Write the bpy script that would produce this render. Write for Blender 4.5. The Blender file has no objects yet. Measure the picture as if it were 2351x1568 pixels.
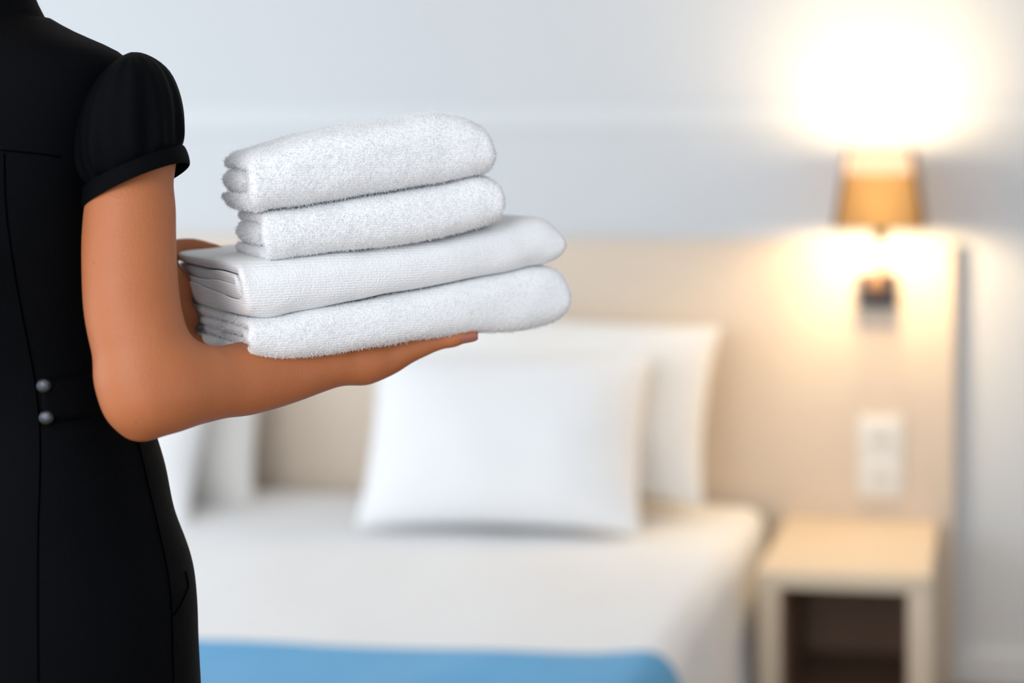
import bpy, bmesh, math, random
import numpy as np
from mathutils import Vector, noise as mnoise

random.seed(7); np.random.seed(7)
scene = bpy.context.scene
COL = scene.collection

# ------------------------------------------------------------------ camera
FPX = 3800.0                       # focal length in pixels of the 2351 x 1568 frame
W_IMG, H_IMG = 2351.0, 1568.0
YAW = math.radians(8.0)
CAM = np.array([0.0, 0.0, 1.385])
PX, PY = 2250.0 - FPX * math.tan(YAW), 350.0
FWD = np.array([-math.sin(YAW), math.cos(YAW), 0.0])
RGT = np.array([math.cos(YAW), math.sin(YAW), 0.0])
UPV = np.array([0.0, 0.0, 1.0])

cd = bpy.data.cameras.new('camera')
cd.sensor_width = 36.0; cd.sensor_fit = 'HORIZONTAL'
cd.lens = FPX / W_IMG * 36.0
cd.shift_x = (W_IMG / 2 - PX) / W_IMG
cd.shift_y = -(H_IMG / 2 - PY) / W_IMG
cd.dof.use_dof = True
cd.dof.focus_distance = 1.53
cd.dof.aperture_fstop = 1.9
cd.clip_start = 0.05
cam = bpy.data.objects.new('camera', cd); COL.objects.link(cam)
cam.location = CAM; cam.rotation_euler = (math.pi / 2, 0, YAW)
scene.camera = cam

# ------------------------------------------------------------------ world, light, exposure
world = bpy.data.worlds.new('world'); scene.world = world; world.use_nodes = True
bg = world.node_tree.nodes['Background']
bg.inputs[0].default_value = (0.82, 0.91, 1.0, 1); bg.inputs[1].default_value = 1.02

def area(name, loc, target, sx, sy, power, color):
    l = bpy.data.lights.new(name, 'AREA'); l.shape = 'RECTANGLE'; l.size = sx; l.size_y = sy
    l.energy = power; l.color = color
    o = bpy.data.objects.new(name, l); COL.objects.link(o); o.location = loc
    o.rotation_euler = (Vector(target) - Vector(loc)).to_track_quat('-Z', 'Y').to_euler()
    return o
area('window_daylight', (-1.45, -1.8, 2.2), (-0.7, 1.6, 1.0), 3.0, 1.9, 62, (0.97, 0.98, 1.0))
area('side_fill_light', (-3.75, 1.5, 1.6), (-0.9, 3.0, 0.5), 2.4, 1.9, 27, (0.88, 0.94, 1.0))  # added fill from the left, no actual window; lifts bed, pillows and wall

vs = scene.view_settings
vs.view_transform = 'Standard'; vs.look = 'None'; vs.exposure = 0.28; vs.gamma = 1.0
vs.use_curve_mapping = False
try:
    scene.cycles.use_denoising = True
    scene.cycles.max_bounces = 5; scene.cycles.diffuse_bounces = 3
    scene.cycles.adaptive_threshold = 0.03
    scene.cycles_curves.shape = 'RIBBONS'
    scene.cycles.sample_clamp_indirect = 4.0
except Exception:
    pass

# ------------------------------------------------------------------ measuring helpers
def ray(px, py):
    return FWD + RGT * ((px - PX) / FPX) - UPV * ((py - PY) / FPX)
def at_y(px, py, Y):
    d = ray(px, py); return CAM + d * (Y / d[1])
def at_plane(px, py, p0, n):
    d = ray(px, py); return CAM + d * (np.dot(p0 - CAM, n) / np.dot(d, n))
def project(p):
    q = np.asarray(p) - CAM
    dep = q @ FWD
    return PX + FPX * (q @ RGT) / dep, PY - FPX * (q @ UPV) / dep

# local frame at the person: V looks away from the camera, R to the right
_a = ray(420, 784); ANCH = CAM + _a * 1.50
V = np.array([_a[0], _a[1], 0.0]); V /= np.linalg.norm(V)
R = np.array([V[1], -V[0], 0.0])
Z = UPV
def Q(px, py, w):
    return at_plane(px, py, ANCH + V * w, V)

# ------------------------------------------------------------------ materials
def nd(nt, t, **kw):
    n = nt.nodes.new(t)
    for k, v in kw.items(): setattr(n, k, v)
    return n
def mat(name, color, rough=0.6, var=0.0, var_scale=8.0, color2=None, bump=0.0, bump_scale=60.0, spec=0.4,
        metal=0.0, sheen=0.0, sss=0.0, sss_r=(0.02, 0.008, 0.004), stretch=(1, 1, 1)):
    m = bpy.data.materials.new(name); m.use_nodes = True
    nt = m.node_tree; b = nt.nodes['Principled BSDF']
    b.inputs['Base Color'].default_value = (*color, 1)
    b.inputs['Roughness'].default_value = rough
    b.inputs['Metallic'].default_value = metal
    b.inputs['Specular IOR Level'].default_value = spec
    if sheen:
        b.inputs['Sheen Weight'].default_value = sheen; b.inputs['Sheen Roughness'].default_value = 0.5
    if sss:
        b.inputs['Subsurface Weight'].default_value = sss
        b.inputs['Subsurface Radius'].default_value = sss_r
        b.inputs['Subsurface Scale'].default_value = 1.0
    tc = nd(nt, 'ShaderNodeTexCoord'); mp = nd(nt, 'ShaderNodeMapping')
    mp.inputs['Scale'].default_value = stretch
    nt.links.new(tc.outputs['Object'], mp.inputs['Vector'])
    if var or color2:
        n = nd(nt, 'ShaderNodeTexNoise'); n.inputs['Scale'].default_value = var_scale; n.inputs['Detail'].default_value = 6
        nt.links.new(mp.outputs['Vector'], n.inputs['Vector'])
        mx = nd(nt, 'ShaderNodeMix'); mx.data_type = 'RGBA'
        c2 = color2 or tuple(c * (1 - var) for c in color)
        mx.inputs[6].default_value = (*color, 1); mx.inputs[7].default_value = (*c2, 1)
        nt.links.new(n.outputs['Fac'], mx.inputs[0]); nt.links.new(mx.outputs[2], b.inputs['Base Color'])
    if bump:
        n = nd(nt, 'ShaderNodeTexNoise'); n.inputs['Scale'].default_value = bump_scale; n.inputs['Detail'].default_value = 3
        nt.links.new(mp.outputs['Vector'], n.inputs['Vector'])
        bp = nd(nt, 'ShaderNodeBump'); bp.inputs['Strength'].default_value = bump; bp.inputs['Distance'].default_value = 0.01
        nt.links.new(n.outputs['Fac'], bp.inputs['Height']); nt.links.new(bp.outputs['Normal'], b.inputs['Normal'])
    return m

M = {}
M['wall'] = mat('painted_wall', (0.69, 0.712, 0.735), 0.85, bump=0.03, bump_scale=300)
M['trim'] = mat('painted_trim', (0.72, 0.745, 0.765), 0.6, bump=0.02, bump_scale=200)
M['ceiling'] = mat('ceiling_paint', (0.86, 0.86, 0.85), 0.9, bump=0.02, bump_scale=200)
M['floor'] = mat('floor_oak', (0.36, 0.24, 0.15), 0.5, var=0.3, var_scale=5, stretch=(1, 8, 1))
M['oak'] = mat('light_oak', (0.80, 0.67, 0.51), 0.45, color2=(0.74, 0.60, 0.44), var_scale=6, stretch=(1, 12, 12), bump=0.05, bump_scale=40)
M['oak_panel'] = mat('light_oak_panel', (0.77, 0.65, 0.53), 0.5, color2=(0.72, 0.60, 0.48), var_scale=5, stretch=(1, 10, 12), bump=0.04, bump_scale=40)
M['walnut'] = mat('dark_walnut', (0.34, 0.21, 0.14), 0.5, var=0.3, var_scale=6, stretch=(1, 10, 10))
M['linen'] = mat('white_linen', (0.88, 0.88, 0.885), 0.85, bump=0.06, bump_scale=25, sheen=0.1)
M['linen_warm'] = mat('ivory_linen', (0.88, 0.86, 0.83), 0.85, bump=0.06, bump_scale=25, sheen=0.1)
M['blue'] = mat('blue_throw', (0.026, 0.30, 0.60), 0.8, color2=(0.038, 0.37, 0.70), var_scale=14, bump=0.15, bump_scale=30, sheen=0.3)
M['mattress'] = mat('mattress_fabric', (0.82, 0.80, 0.76), 0.85, bump=0.05, bump_scale=60)
M['bedbase'] = mat('bed_base_fabric', (0.40, 0.33, 0.27), 0.85, bump=0.1, bump_scale=120)
M['navy'] = mat('dark_blue_metal', (0.035, 0.045, 0.065), 0.45, metal=0.3)
M['bronze'] = mat('bronze_metal', (0.36, 0.20, 0.11), 0.4, metal=0.6)
M['socket'] = mat('white_plastic', (0.84, 0.83, 0.80), 0.35)
M['socket_in'] = mat('white_plastic_inset', (0.74, 0.73, 0.70), 0.4)
M['hole'] = mat('socket_hole', (0.02, 0.02, 0.02), 0.6)
M['black'] = mat('black_twill', (0.0013, 0.0017, 0.0026), 0.7, bump=0.25, bump_scale=900, spec=0.05)
M['black_seam'] = mat('black_thread', (0.0006, 0.0006, 0.001), 0.9, spec=0.0)
M['steel'] = mat('brushed_steel', (0.085, 0.092, 0.105), 0.45, metal=1.0, bump=0.1, bump_scale=300)
M['nail'] = mat('nail_varnish', (0.34, 0.115, 0.085), 0.25, spec=0.5)
M['hair'] = mat('black_hair', (0.006, 0.005, 0.005), 0.5, bump=0.5, bump_scale=120, stretch=(6, 6, 1))
M['skin'] = mat('skin', (0.50, 0.176, 0.070), 0.48, color2=(0.44, 0.140, 0.052), var_scale=22, bump=0.10, bump_scale=420, spec=0.35, sss=0.12)
def add_moles(m):
    nt = m.node_tree; b = nt.nodes['Principled BSDF']; src = b.inputs['Base Color'].links[0].from_socket
    tc = nd(nt, 'ShaderNodeTexCoord'); vo = nd(nt, 'ShaderNodeTexVoronoi'); vo.inputs['Scale'].default_value = 32
    rp = nd(nt, 'ShaderNodeMapRange'); rp.inputs[1].default_value = .035; rp.inputs[2].default_value = .055; rp.inputs[3].default_value = .55; rp.inputs[4].default_value = 0
    mx = nd(nt, 'ShaderNodeMix'); mx.data_type = 'RGBA'; mx.inputs[7].default_value = (.16, .055, .028, 1)
    nt.links.new(tc.outputs['Object'], vo.inputs['Vector']); nt.links.new(vo.outputs['Distance'], rp.inputs[0])
    nt.links.new(rp.outputs[0], mx.inputs[0]); nt.links.new(src, mx.inputs[6]); nt.links.new(mx.outputs[2], b.inputs['Base Color'])
add_moles(M['skin'])
M['leather'] = mat('black_leather', (0.01, 0.01, 0.01), 0.4)

def towel_material(name, rib, base):
    m = mat(name, base, 0.9, spec=0.1, sheen=0.25)
    nt = m.node_tree; b = nt.nodes['Principled BSDF']
    tc = nd(nt, 'ShaderNodeTexCoord')
    vo = nd(nt, 'ShaderNodeTexVoronoi'); vo.inputs['Scale'].default_value = 520
    n2 = nd(nt, 'ShaderNodeTexNoise'); n2.inputs['Scale'].default_value = 160; n2.inputs['Detail'].default_value = 4
    wv = nd(nt, 'ShaderNodeTexWave'); wv.bands_direction = 'Z'; wv.inputs['Scale'].default_value = 130
    wv.inputs['Distortion'].default_value = 1.6; wv.inputs['Detail'].default_value = 2; wv.inputs['Detail Scale'].default_value = 2.0
    for n in (vo, n2, wv): nt.links.new(tc.outputs['Object'], n.inputs['Vector'])
    a1 = nd(nt, 'ShaderNodeMath', operation='MULTIPLY_ADD'); a1.inputs[1].default_value = -1.0
    nt.links.new(vo.outputs['Distance'], a1.inputs[0]); nt.links.new(n2.outputs['Fac'], a1.inputs[2])
    a2 = nd(nt, 'ShaderNodeMath', operation='MULTIPLY_ADD'); a2.inputs[1].default_value = rib
    nt.links.new(wv.outputs['Fac'], a2.inputs[0]); nt.links.new(a1.outputs[0], a2.inputs[2])
    bp = nd(nt, 'ShaderNodeBump'); bp.inputs['Strength'].default_value = 0.45; bp.inputs['Distance'].default_value = 0.0010
    nt.links.new(a2.outputs[0], bp.inputs['Height']); nt.links.new(bp.outputs['Normal'], b.inputs['Normal'])
    return m
M['terry'] = towel_material('white_terry', 0.35, (0.90, 0.905, 0.92))
M['velour'] = towel_material('white_ribbed_terry', 0.55, (0.90, 0.905, 0.92))

# ------------------------------------------------------------------ object helpers
def link(o, parent=None):
    COL.objects.link(o)
    if parent is not None:
        o.parent = parent
        root = parent
        off = Vector((0, 0, 0))
        while root is not None:
            off += root.location; root = root.parent
        o.location = -off
    return o
def obj(name, verts, faces, material, parent=None, smooth=True, subsurf=0):
    me = bpy.data.meshes.new(name)
    me.from_pydata([tuple(map(float, v)) for v in verts], [], [tuple(map(int, f)) for f in faces])
    bm = bmesh.new(); bm.from_mesh(me); bmesh.ops.recalc_face_normals(bm, faces=bm.faces); bm.to_mesh(me); bm.free()
    if smooth:
        me.polygons.foreach_set('use_smooth', [True] * len(me.polygons))
    me.materials.append(material); me.update()
    o = bpy.data.objects.new(name, me); link(o, parent)
    if subsurf:
        s = o.modifiers.new('subdivision', 'SUBSURF'); s.levels = subsurf; s.render_levels = subsurf
    return o
def rebase(o, loc):
    """put the origin of a mesh object at loc without moving it"""
    v = Vector(tuple(float(x) for x in loc))
    for vert in o.data.vertices: vert.co -= v
    o.location = v
def tag(o, label, cat=None, group=None, kind=None):
    if label: o['label'] = label
    if cat: o['category'] = cat
    if group: o['group'] = group
    if kind: o['kind'] = kind
    return o
def empty(name, loc):
    o = bpy.data.objects.new(name, None); COL.objects.link(o); o.location = Vector(tuple(map(float, loc))); return o
def box(name, lo, hi, material, parent=None, bevel=0.0, seg=3):
    bm = bmesh.new(); bmesh.ops.create_cube(bm, size=1.0)
    lo = Vector(tuple(map(float, lo))); hi = Vector(tuple(map(float, hi)))
    for v in bm.verts:
        v.co = Vector(((lo[i] + hi[i]) / 2 + v.co[i] * (hi[i] - lo[i])) for i in range(3))
    if bevel:
        bmesh.ops.bevel(bm, geom=bm.edges[:], offset=bevel, segments=seg, affect='EDGES', profile=0.6)
    me = bpy.data.meshes.new(name); bm.to_mesh(me); bm.free()
    if bevel: me.polygons.foreach_set('use_smooth', [True] * len(me.polygons))
    me.materials.append(material)
    o = bpy.data.objects.new(name, me); link(o, parent)
    return o
def loft(rings, close_u=True, cap=True):
    n = len(rings[0]); verts = [p for r in rings for p in r]; faces = []
    for i in range(len(rings) - 1):
        for j in range(n if close_u else n - 1):
            k = (j + 1) % n
            faces.append((i * n + j, i * n + k, (i + 1) * n + k, (i + 1) * n + j))
    if cap:
        faces.append(tuple(range(n))); faces.append(tuple(range((len(rings) - 1) * n, len(rings) * n)))
    return verts, faces
def spline(pts, n):
    """Catmull-Rom through rows of pts, n samples, spaced by the first-coordinates' chord length"""
    P = np.asarray(pts, float)
    t = np.r_[0, np.cumsum(np.maximum(np.linalg.norm(np.diff(P[:, :3], axis=0), axis=1), 1e-6))]
    m = np.gradient(P, t, axis=0) if len(P) > 2 else np.repeat((P[1:] - P[:1]) / t[-1], 2, axis=0)
    s = np.linspace(0, t[-1], n); i = np.clip(np.searchsorted(t, s, 'right') - 1, 0, len(t) - 2)
    h = (t[i + 1] - t[i]); x = (s - t[i]) / h; x = x[:, None]; h = h[:, None]
    return ((2*x**3 - 3*x**2 + 1) * P[i] + (x**3 - 2*x**2 + x) * h * m[i] + (-2*x**3 + 3*x**2) * P[i + 1] + (x**3 - x**2) * h * m[i + 1])
def tube(name, pts, rad, material, parent=None, seg=10, n=None):
    P = spline(np.asarray(pts, float), n or max(2, len(pts) * 4)) if len(pts) > 2 else np.asarray(pts, float)
    T = np.gradient(P, axis=0); T /= np.linalg.norm(T, axis=1)[:, None]
    ref = np.array([0.13, 0.21, 0.97]); rings = []
    for p, t in zip(P, T):
        a = np.cross(t, ref); a /= np.linalg.norm(a); b = np.cross(t, a)
        rings.append([p + rad * (math.cos(q) * a + math.sin(q) * b) for q in np.linspace(0, 2 * math.pi, seg, endpoint=False)])
    v, f = loft(rings); return obj(name, v, f, material, parent)
def cyl(name, c, axis, r0, r1, length, material, parent=None, seg=32, bevel=0.0):
    ax = np.asarray(axis, float); ax /= np.linalg.norm(ax)
    ref = np.array([1.0, 0, 0]) if abs(ax[0]) < .9 else np.array([0, 1.0, 0])
    a = np.cross(ax, ref); a /= np.linalg.norm(a); b = np.cross(ax, a)
    prof = [(0, r0 - bevel), (bevel, r0), (length - bevel, r1), (length, r1 - bevel)] if bevel else [(0, r0), (length, r1)]
    rings = [[np.asarray(c) + ax * h + r * (math.cos(q) * a + math.sin(q) * b) for q in np.linspace(0, 2 * math.pi, seg, endpoint=False)] for h, r in prof]
    v, f = loft(rings); return obj(name, v, f, material, parent, smooth=bevel > 0)

# ------------------------------------------------------------------ the room
YW = 4.35                                     # plane of the back wall
tag(box('wall_back', (-3.9, YW, 0), (1.90, YW + .12, 2.75), M['wall']), 'white painted wall behind the bed', kind='structure')
tag(box('wall_right', (1.90, -1.2, 0), (2.02, YW + .12, 2.75), M['wall']), 'white painted side wall beyond the bedside table', kind='structure')
tag(box('floor', (-3.9, -1.2, -.1), (2.02, YW + .12, 0), M['floor']), 'brown wooden bedroom floor', kind='structure')
tag(box('ceiling', (-3.9, -1.2, 2.75), (2.02, YW + .12, 2.85), M['ceiling']), 'white bedroom ceiling', kind='structure')
zr0, zr1 = at_y(800, 298, YW)[2], at_y(800, 242, YW)[2]
tag(box('trim_1', (-3.9, YW - .007, zr0), (1.90, YW, zr1), M['trim'], bevel=.003), 'pale moulded rail running along the wall', kind='structure')
tag(box('baseboard_back', (-3.9, YW - .015, 0), (1.90, YW, .09), M['trim'], bevel=.004), 'white baseboard of the back wall', kind='structure')

# headboard panel
YH = YW - 0.045                                # front face of the headboard
hx1 = at_y(2192, 800, YH)[0]; hz1 = at_y(1650, 552, YH)[2]
hb = box('headboard', (-2.95, YH, .0), (hx1, YW - .001, hz1), M['oak_panel'], bevel=.004)
rebase(hb, ((-2.95 + hx1) / 2, YW - .02, 0))
tag(hb, 'wide pale oak headboard panel fixed to the wall behind bed and bedside table', 'headboard')

# ------------------------------------------------------------------ bed
bxr = at_y(1757, 1150, YH)[0]                   # right edge of the bed
bxl = bxr - 1.75; byf = 2.25; byb = YH - .005
bed = empty('bed', ((bxl + bxr) / 2, (byf + byb) / 2, 0))
box('bed_base', (bxl + .05, byf + .04, .10), (bxr - .05, byb, .24), M['bedbase'], bed, bevel=.02)
box('mattress', (bxl + .035, byf + .03, .24), (bxr - .035, byb, .435), M['mattress'], bed, bevel=.045, seg=5)
for sx in (bxl + .12, bxr - .12):
    for sy in (byf + .12, byb - .12):
        cyl('leg', (sx, sy, 0), (0, 0, 1), .022, .028, .105, M['walnut'], bed)
tag(bed, 'double bed with pale mattress made up in white linen', 'bed')

def duvet_profile(t_w, n_side, n_top):
    """cross-section of the duvet: right hang, rounded shoulder, flat top, left hang (x, z)"""
    pts = []
    top = .468; r = .06; low = .13
    for k in range(n_side): pts.append((bxr + .012 - .004 * k / n_side, low + (top - r - low) * k / n_side))
    for k in range(7):
        a = math.pi / 2 * k / 6; pts.append((bxr + .008 - r + r * math.cos(a), top - r + r * math.sin(a)))
    for k in range(1, n_top):
        pts.append((bxr + .008 - r - (bxr - bxl + .016 - 2 * r) * k / n_top, top))
    for k in range(7):
        a = math.pi / 2 * k / 6; pts.append((bxl - .008 + r - r * math.sin(a), top - r + r * math.cos(a)))
    for k in range(1, n_side + 1): pts.append((bxl - .012, top - r - (top - r - low) * k / n_side))
    return pts
def draped(name, y0, y1, ny, lift, material, edge_wave=0.0, drop=None, soft=0.012, thick=0.018, z_cut=None):
    prof = duvet_profile(0, 9, 46)
    if z_cut is not None:
        prof = [p for p in prof if p[1] > z_cut]
    verts, faces = [], []; n = len(prof)
    for i in range(ny + 1):
        t = i / ny
        for j, (x, z) in enumerate(prof):
            y = y0 + (y1 - y0) * t
            if edge_wave: y += edge_wave * (mnoise.noise(Vector((x * 2.6, 3.3, 1.7)))) * (1 - t) + .15 * (x - bxr + .45)
            topness = min(1, max(0, (z - .36) / .1))
            nz = mnoise.noise(Vector((x * 2.3, y * 2.0, .3))) * soft + mnoise.noise(Vector((x * 6, y * 5, 4.1))) * soft * .35
            side = mnoise.noise(Vector((y * 5, z * 1.5, 9.0 + (x > bxr - .3) * 5))) * .022 * (1 - topness)
            sgn = 1 if x > (bxl + bxr) / 2 else -1
            hang = (1 - topness) * .03 * max(0, (.40 - z) / .3)
            fall = -.05 * t ** 6 * topness
            verts.append((x + sgn * (lift * (1 - topness) + side + hang), y, z + nz * topness + lift * topness + fall))
    for i in range(ny):
        for j in range(n - 1):
            faces.append((i * n + j, i * n + j + 1, (i + 1) * n + j + 1, (i + 1) * n + j))
    o = obj(name, verts, faces, material)
    s = o.modifiers.new('thickness', 'SOLIDIFY'); s.thickness = thick; s.offset = -1
    b = o.modifiers.new('subdivision', 'SUBSURF'); b.levels = 1; b.render_levels = 1
    return o
duvet = draped('duvet', YH - .03, byf - .02, 44, 0.0, M['linen'])
tag(duvet, 'smooth white duvet spread over the bed', 'duvet')
rebase(duvet, ((bxl + bxr) / 2, (byf + byb) / 2, .13))

yrun = at_plane(1050, 1492, np.array([0, 0, .475]), Z)[1]
runner = draped('bed_runner', yrun, yrun - .68, 22, 0.011, M['blue'], edge_wave=.09, soft=.012, thick=.008, z_cut=.36)
tag(runner, 'blue bed runner laid across the foot of the white duvet', 'bed runner')
rebase(runner, ((bxl + bxr) / 2, yrun - .35, .36))

def pillow(name, c, w, h, d, lean, yaw, material, seedv, label, roll=0.0):
    """stuffed pillow: w wide, h high, d deep; leaning back by lean"""
    n = 26; verts, faces = [], []; idx = {}
    def put(u, v, s):
        # rounded rectangle outline with slightly drawn-out corners
        ex = u * w / 2 * (1 - .05 * (1 - v * v)); ez = v * h / 2 * (1 - .06 * (1 - u * u))
        prof = (max(0, 1 - abs(u) ** 3.0) * max(0, 1 - abs(v) ** 2.6)) ** .52
        nz = mnoise.noise(Vector((u * 1.7 + seedv, v * 1.7, s))) * .015 * prof
        return np.array([ex, -s * d / 2 * prof + nz, ez])
    ca, sa = math.cos(lean), math.sin(lean); cy, sy = math.cos(yaw), math.sin(yaw); cr, sr = math.cos(roll), math.sin(roll)
    def tr(p):
        x, y, z = p[0] * cr - p[2] * sr, p[1], p[0] * sr + p[2] * cr
        y, z = y * ca + z * sa, -y * sa + z * ca
        x, y = x * cy - y * sy, x * sy + y * cy
        return np.array([x, y, z]) + np.asarray(c)
    for s in (1, -1):
        for i in range(n + 1):
            for j in range(n + 1):
                edge = i in (0, n) or j in (0, n)
                key = (i, j, 0 if edge else s)
                if key not in idx:
                    u = math.sin((i / n * 2 - 1) * math.pi / 2); v = math.sin((j / n * 2 - 1) * math.pi / 2)
                    idx[key] = len(verts); verts.append(tr(put(u, v, s)))
    for s in (1, -1):
        for i in range(n):
            for j in range(n):
                q = []
                for a, b in ((i, j), (i + 1, j), (i + 1, j + 1), (i, j + 1)):
                    q.append(idx[(a, b, 0 if (a in (0, n) or b in (0, n)) else s)])
                faces.append(tuple(q))
    o = obj(name, verts, faces, material, subsurf=1)
    tag(o, label, 'pillow', 'pillows on the bed')
    rebase(o, (c[0], c[1], min(v[2] for v in verts)))
    return o
# right pair
def pil_c(px, py, Y): return at_y(px, py, Y)
pillow('pillow', pil_c(1285, 925, 4.13), .80, .45, .17, math.radians(14), math.radians(-2), M['linen_warm'], 3.1,
       'rear ivory pillow propped against the headboard nearest the wall lamp', roll=math.radians(-3))
pillow('pillow', pil_c(1160, 1010, 3.93), .70, .44, .19, math.radians(22), math.radians(2), M['linen'], 8.4,
       'plump white pillow leaning in front of the ivory one, in the bed centre')
# left pair
pillow('pillow', pil_c(270, 985, 4.13), .80, .45, .17, math.radians(12), math.radians(2), M['linen_warm'], 5.7,
       'rear ivory pillow on the far half of the bed behind the arm')
pillow('pillow', pil_c(175, 1030, 3.94), .70, .42, .18, math.radians(22), math.radians(-2), M['linen'], 1.2,
       'white pillow on the far half of the bed, in front of its ivory twin')

# ------------------------------------------------------------------ bedside table
nz1 = at_y(1960, 1190, YH)[2]                     # top surface
nyf = at_plane(1935, 1318, np.array([0, 0, nz1]), Z)[1]   # front edge
nx0, nx1 = at_y(1738, 1330, nyf)[0], at_y(2138, 1330, nyf)[0]
ns = empty('bedside_table', ((nx0 + nx1) / 2, (nyf + YH) / 2, 0))
tk = .038; sw = .052
box('top', (nx0, nyf, nz1 - tk), (nx1, YH - .002, nz1), M['oak'], ns, bevel=.003)
box('side_panel', (nx0, nyf + .002, .0), (nx0 + sw, YH - .002, nz1 - tk), M['oak'], ns, bevel=.002)
box('side_panel', (nx1 - sw, nyf + .002, .0), (nx1, YH - .002, nz1 - tk), M['oak'], ns, bevel=.002)
bp = box('back_panel', (nx0 + sw, YH - .03, .04), (nx1 - sw, YH - .004, nz1 - tk), M['walnut'], ns); bp['label'] = 'dark brown back of the open compartment'
box('inner_lining', (nx0 + sw, nyf + .03, .095), (nx0 + sw + .006, YH - .03, nz1 - tk), M['walnut'], ns)
box('inner_lining', (nx1 - sw - .006, nyf + .03, .095), (nx1 - sw, YH - .03, nz1 - tk), M['walnut'], ns)
box('shelf', (nx0 + sw, nyf + .012, .06), (nx1 - sw, YH - .03, .095), M['walnut'], ns, bevel=.002)
tag(ns, 'light oak bedside table with an open dark compartment', 'bedside table')

# ------------------------------------------------------------------ socket plate on the headboard
p0, p1 = at_y(1972, 1138, YH), at_y(2074, 958, YH)
sk = empty('wall_socket', ((p0[0] + p1[0]) / 2, YH, p0[2]))
fr = box('frame', (p0[0], YH - .011, p0[2]), (p1[0], YH, p1[2]), M['socket'], sk, bevel=.004)
hh = (p1[2] - p0[2]) / 2
for k in range(2):
    zc = p0[2] + hh * (k + .5); xc = (p0[0] + p1[0]) / 2; half = min(hh, p1[0] - p0[0]) * .40
    ins = box('socket_insert', (xc - half, YH - .014, zc - half), (xc + half, YH - .009, zc + half), M['socket'], sk, bevel=.003)
    cyl('recess', (xc, YH - .0145, zc), (0, 1, 0), half * .72, half * .72, .003, M['socket_in'], ins)
    for s in (-1, 1):
        cyl('pin_hole', (xc + s * .0095, YH - .0152, zc), (0, 1, 0), .0028, .0028, .003, M['hole'], ins, seg=12)
tag(sk, 'white double socket plate on the headboard above the bedside table', 'socket')

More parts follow.
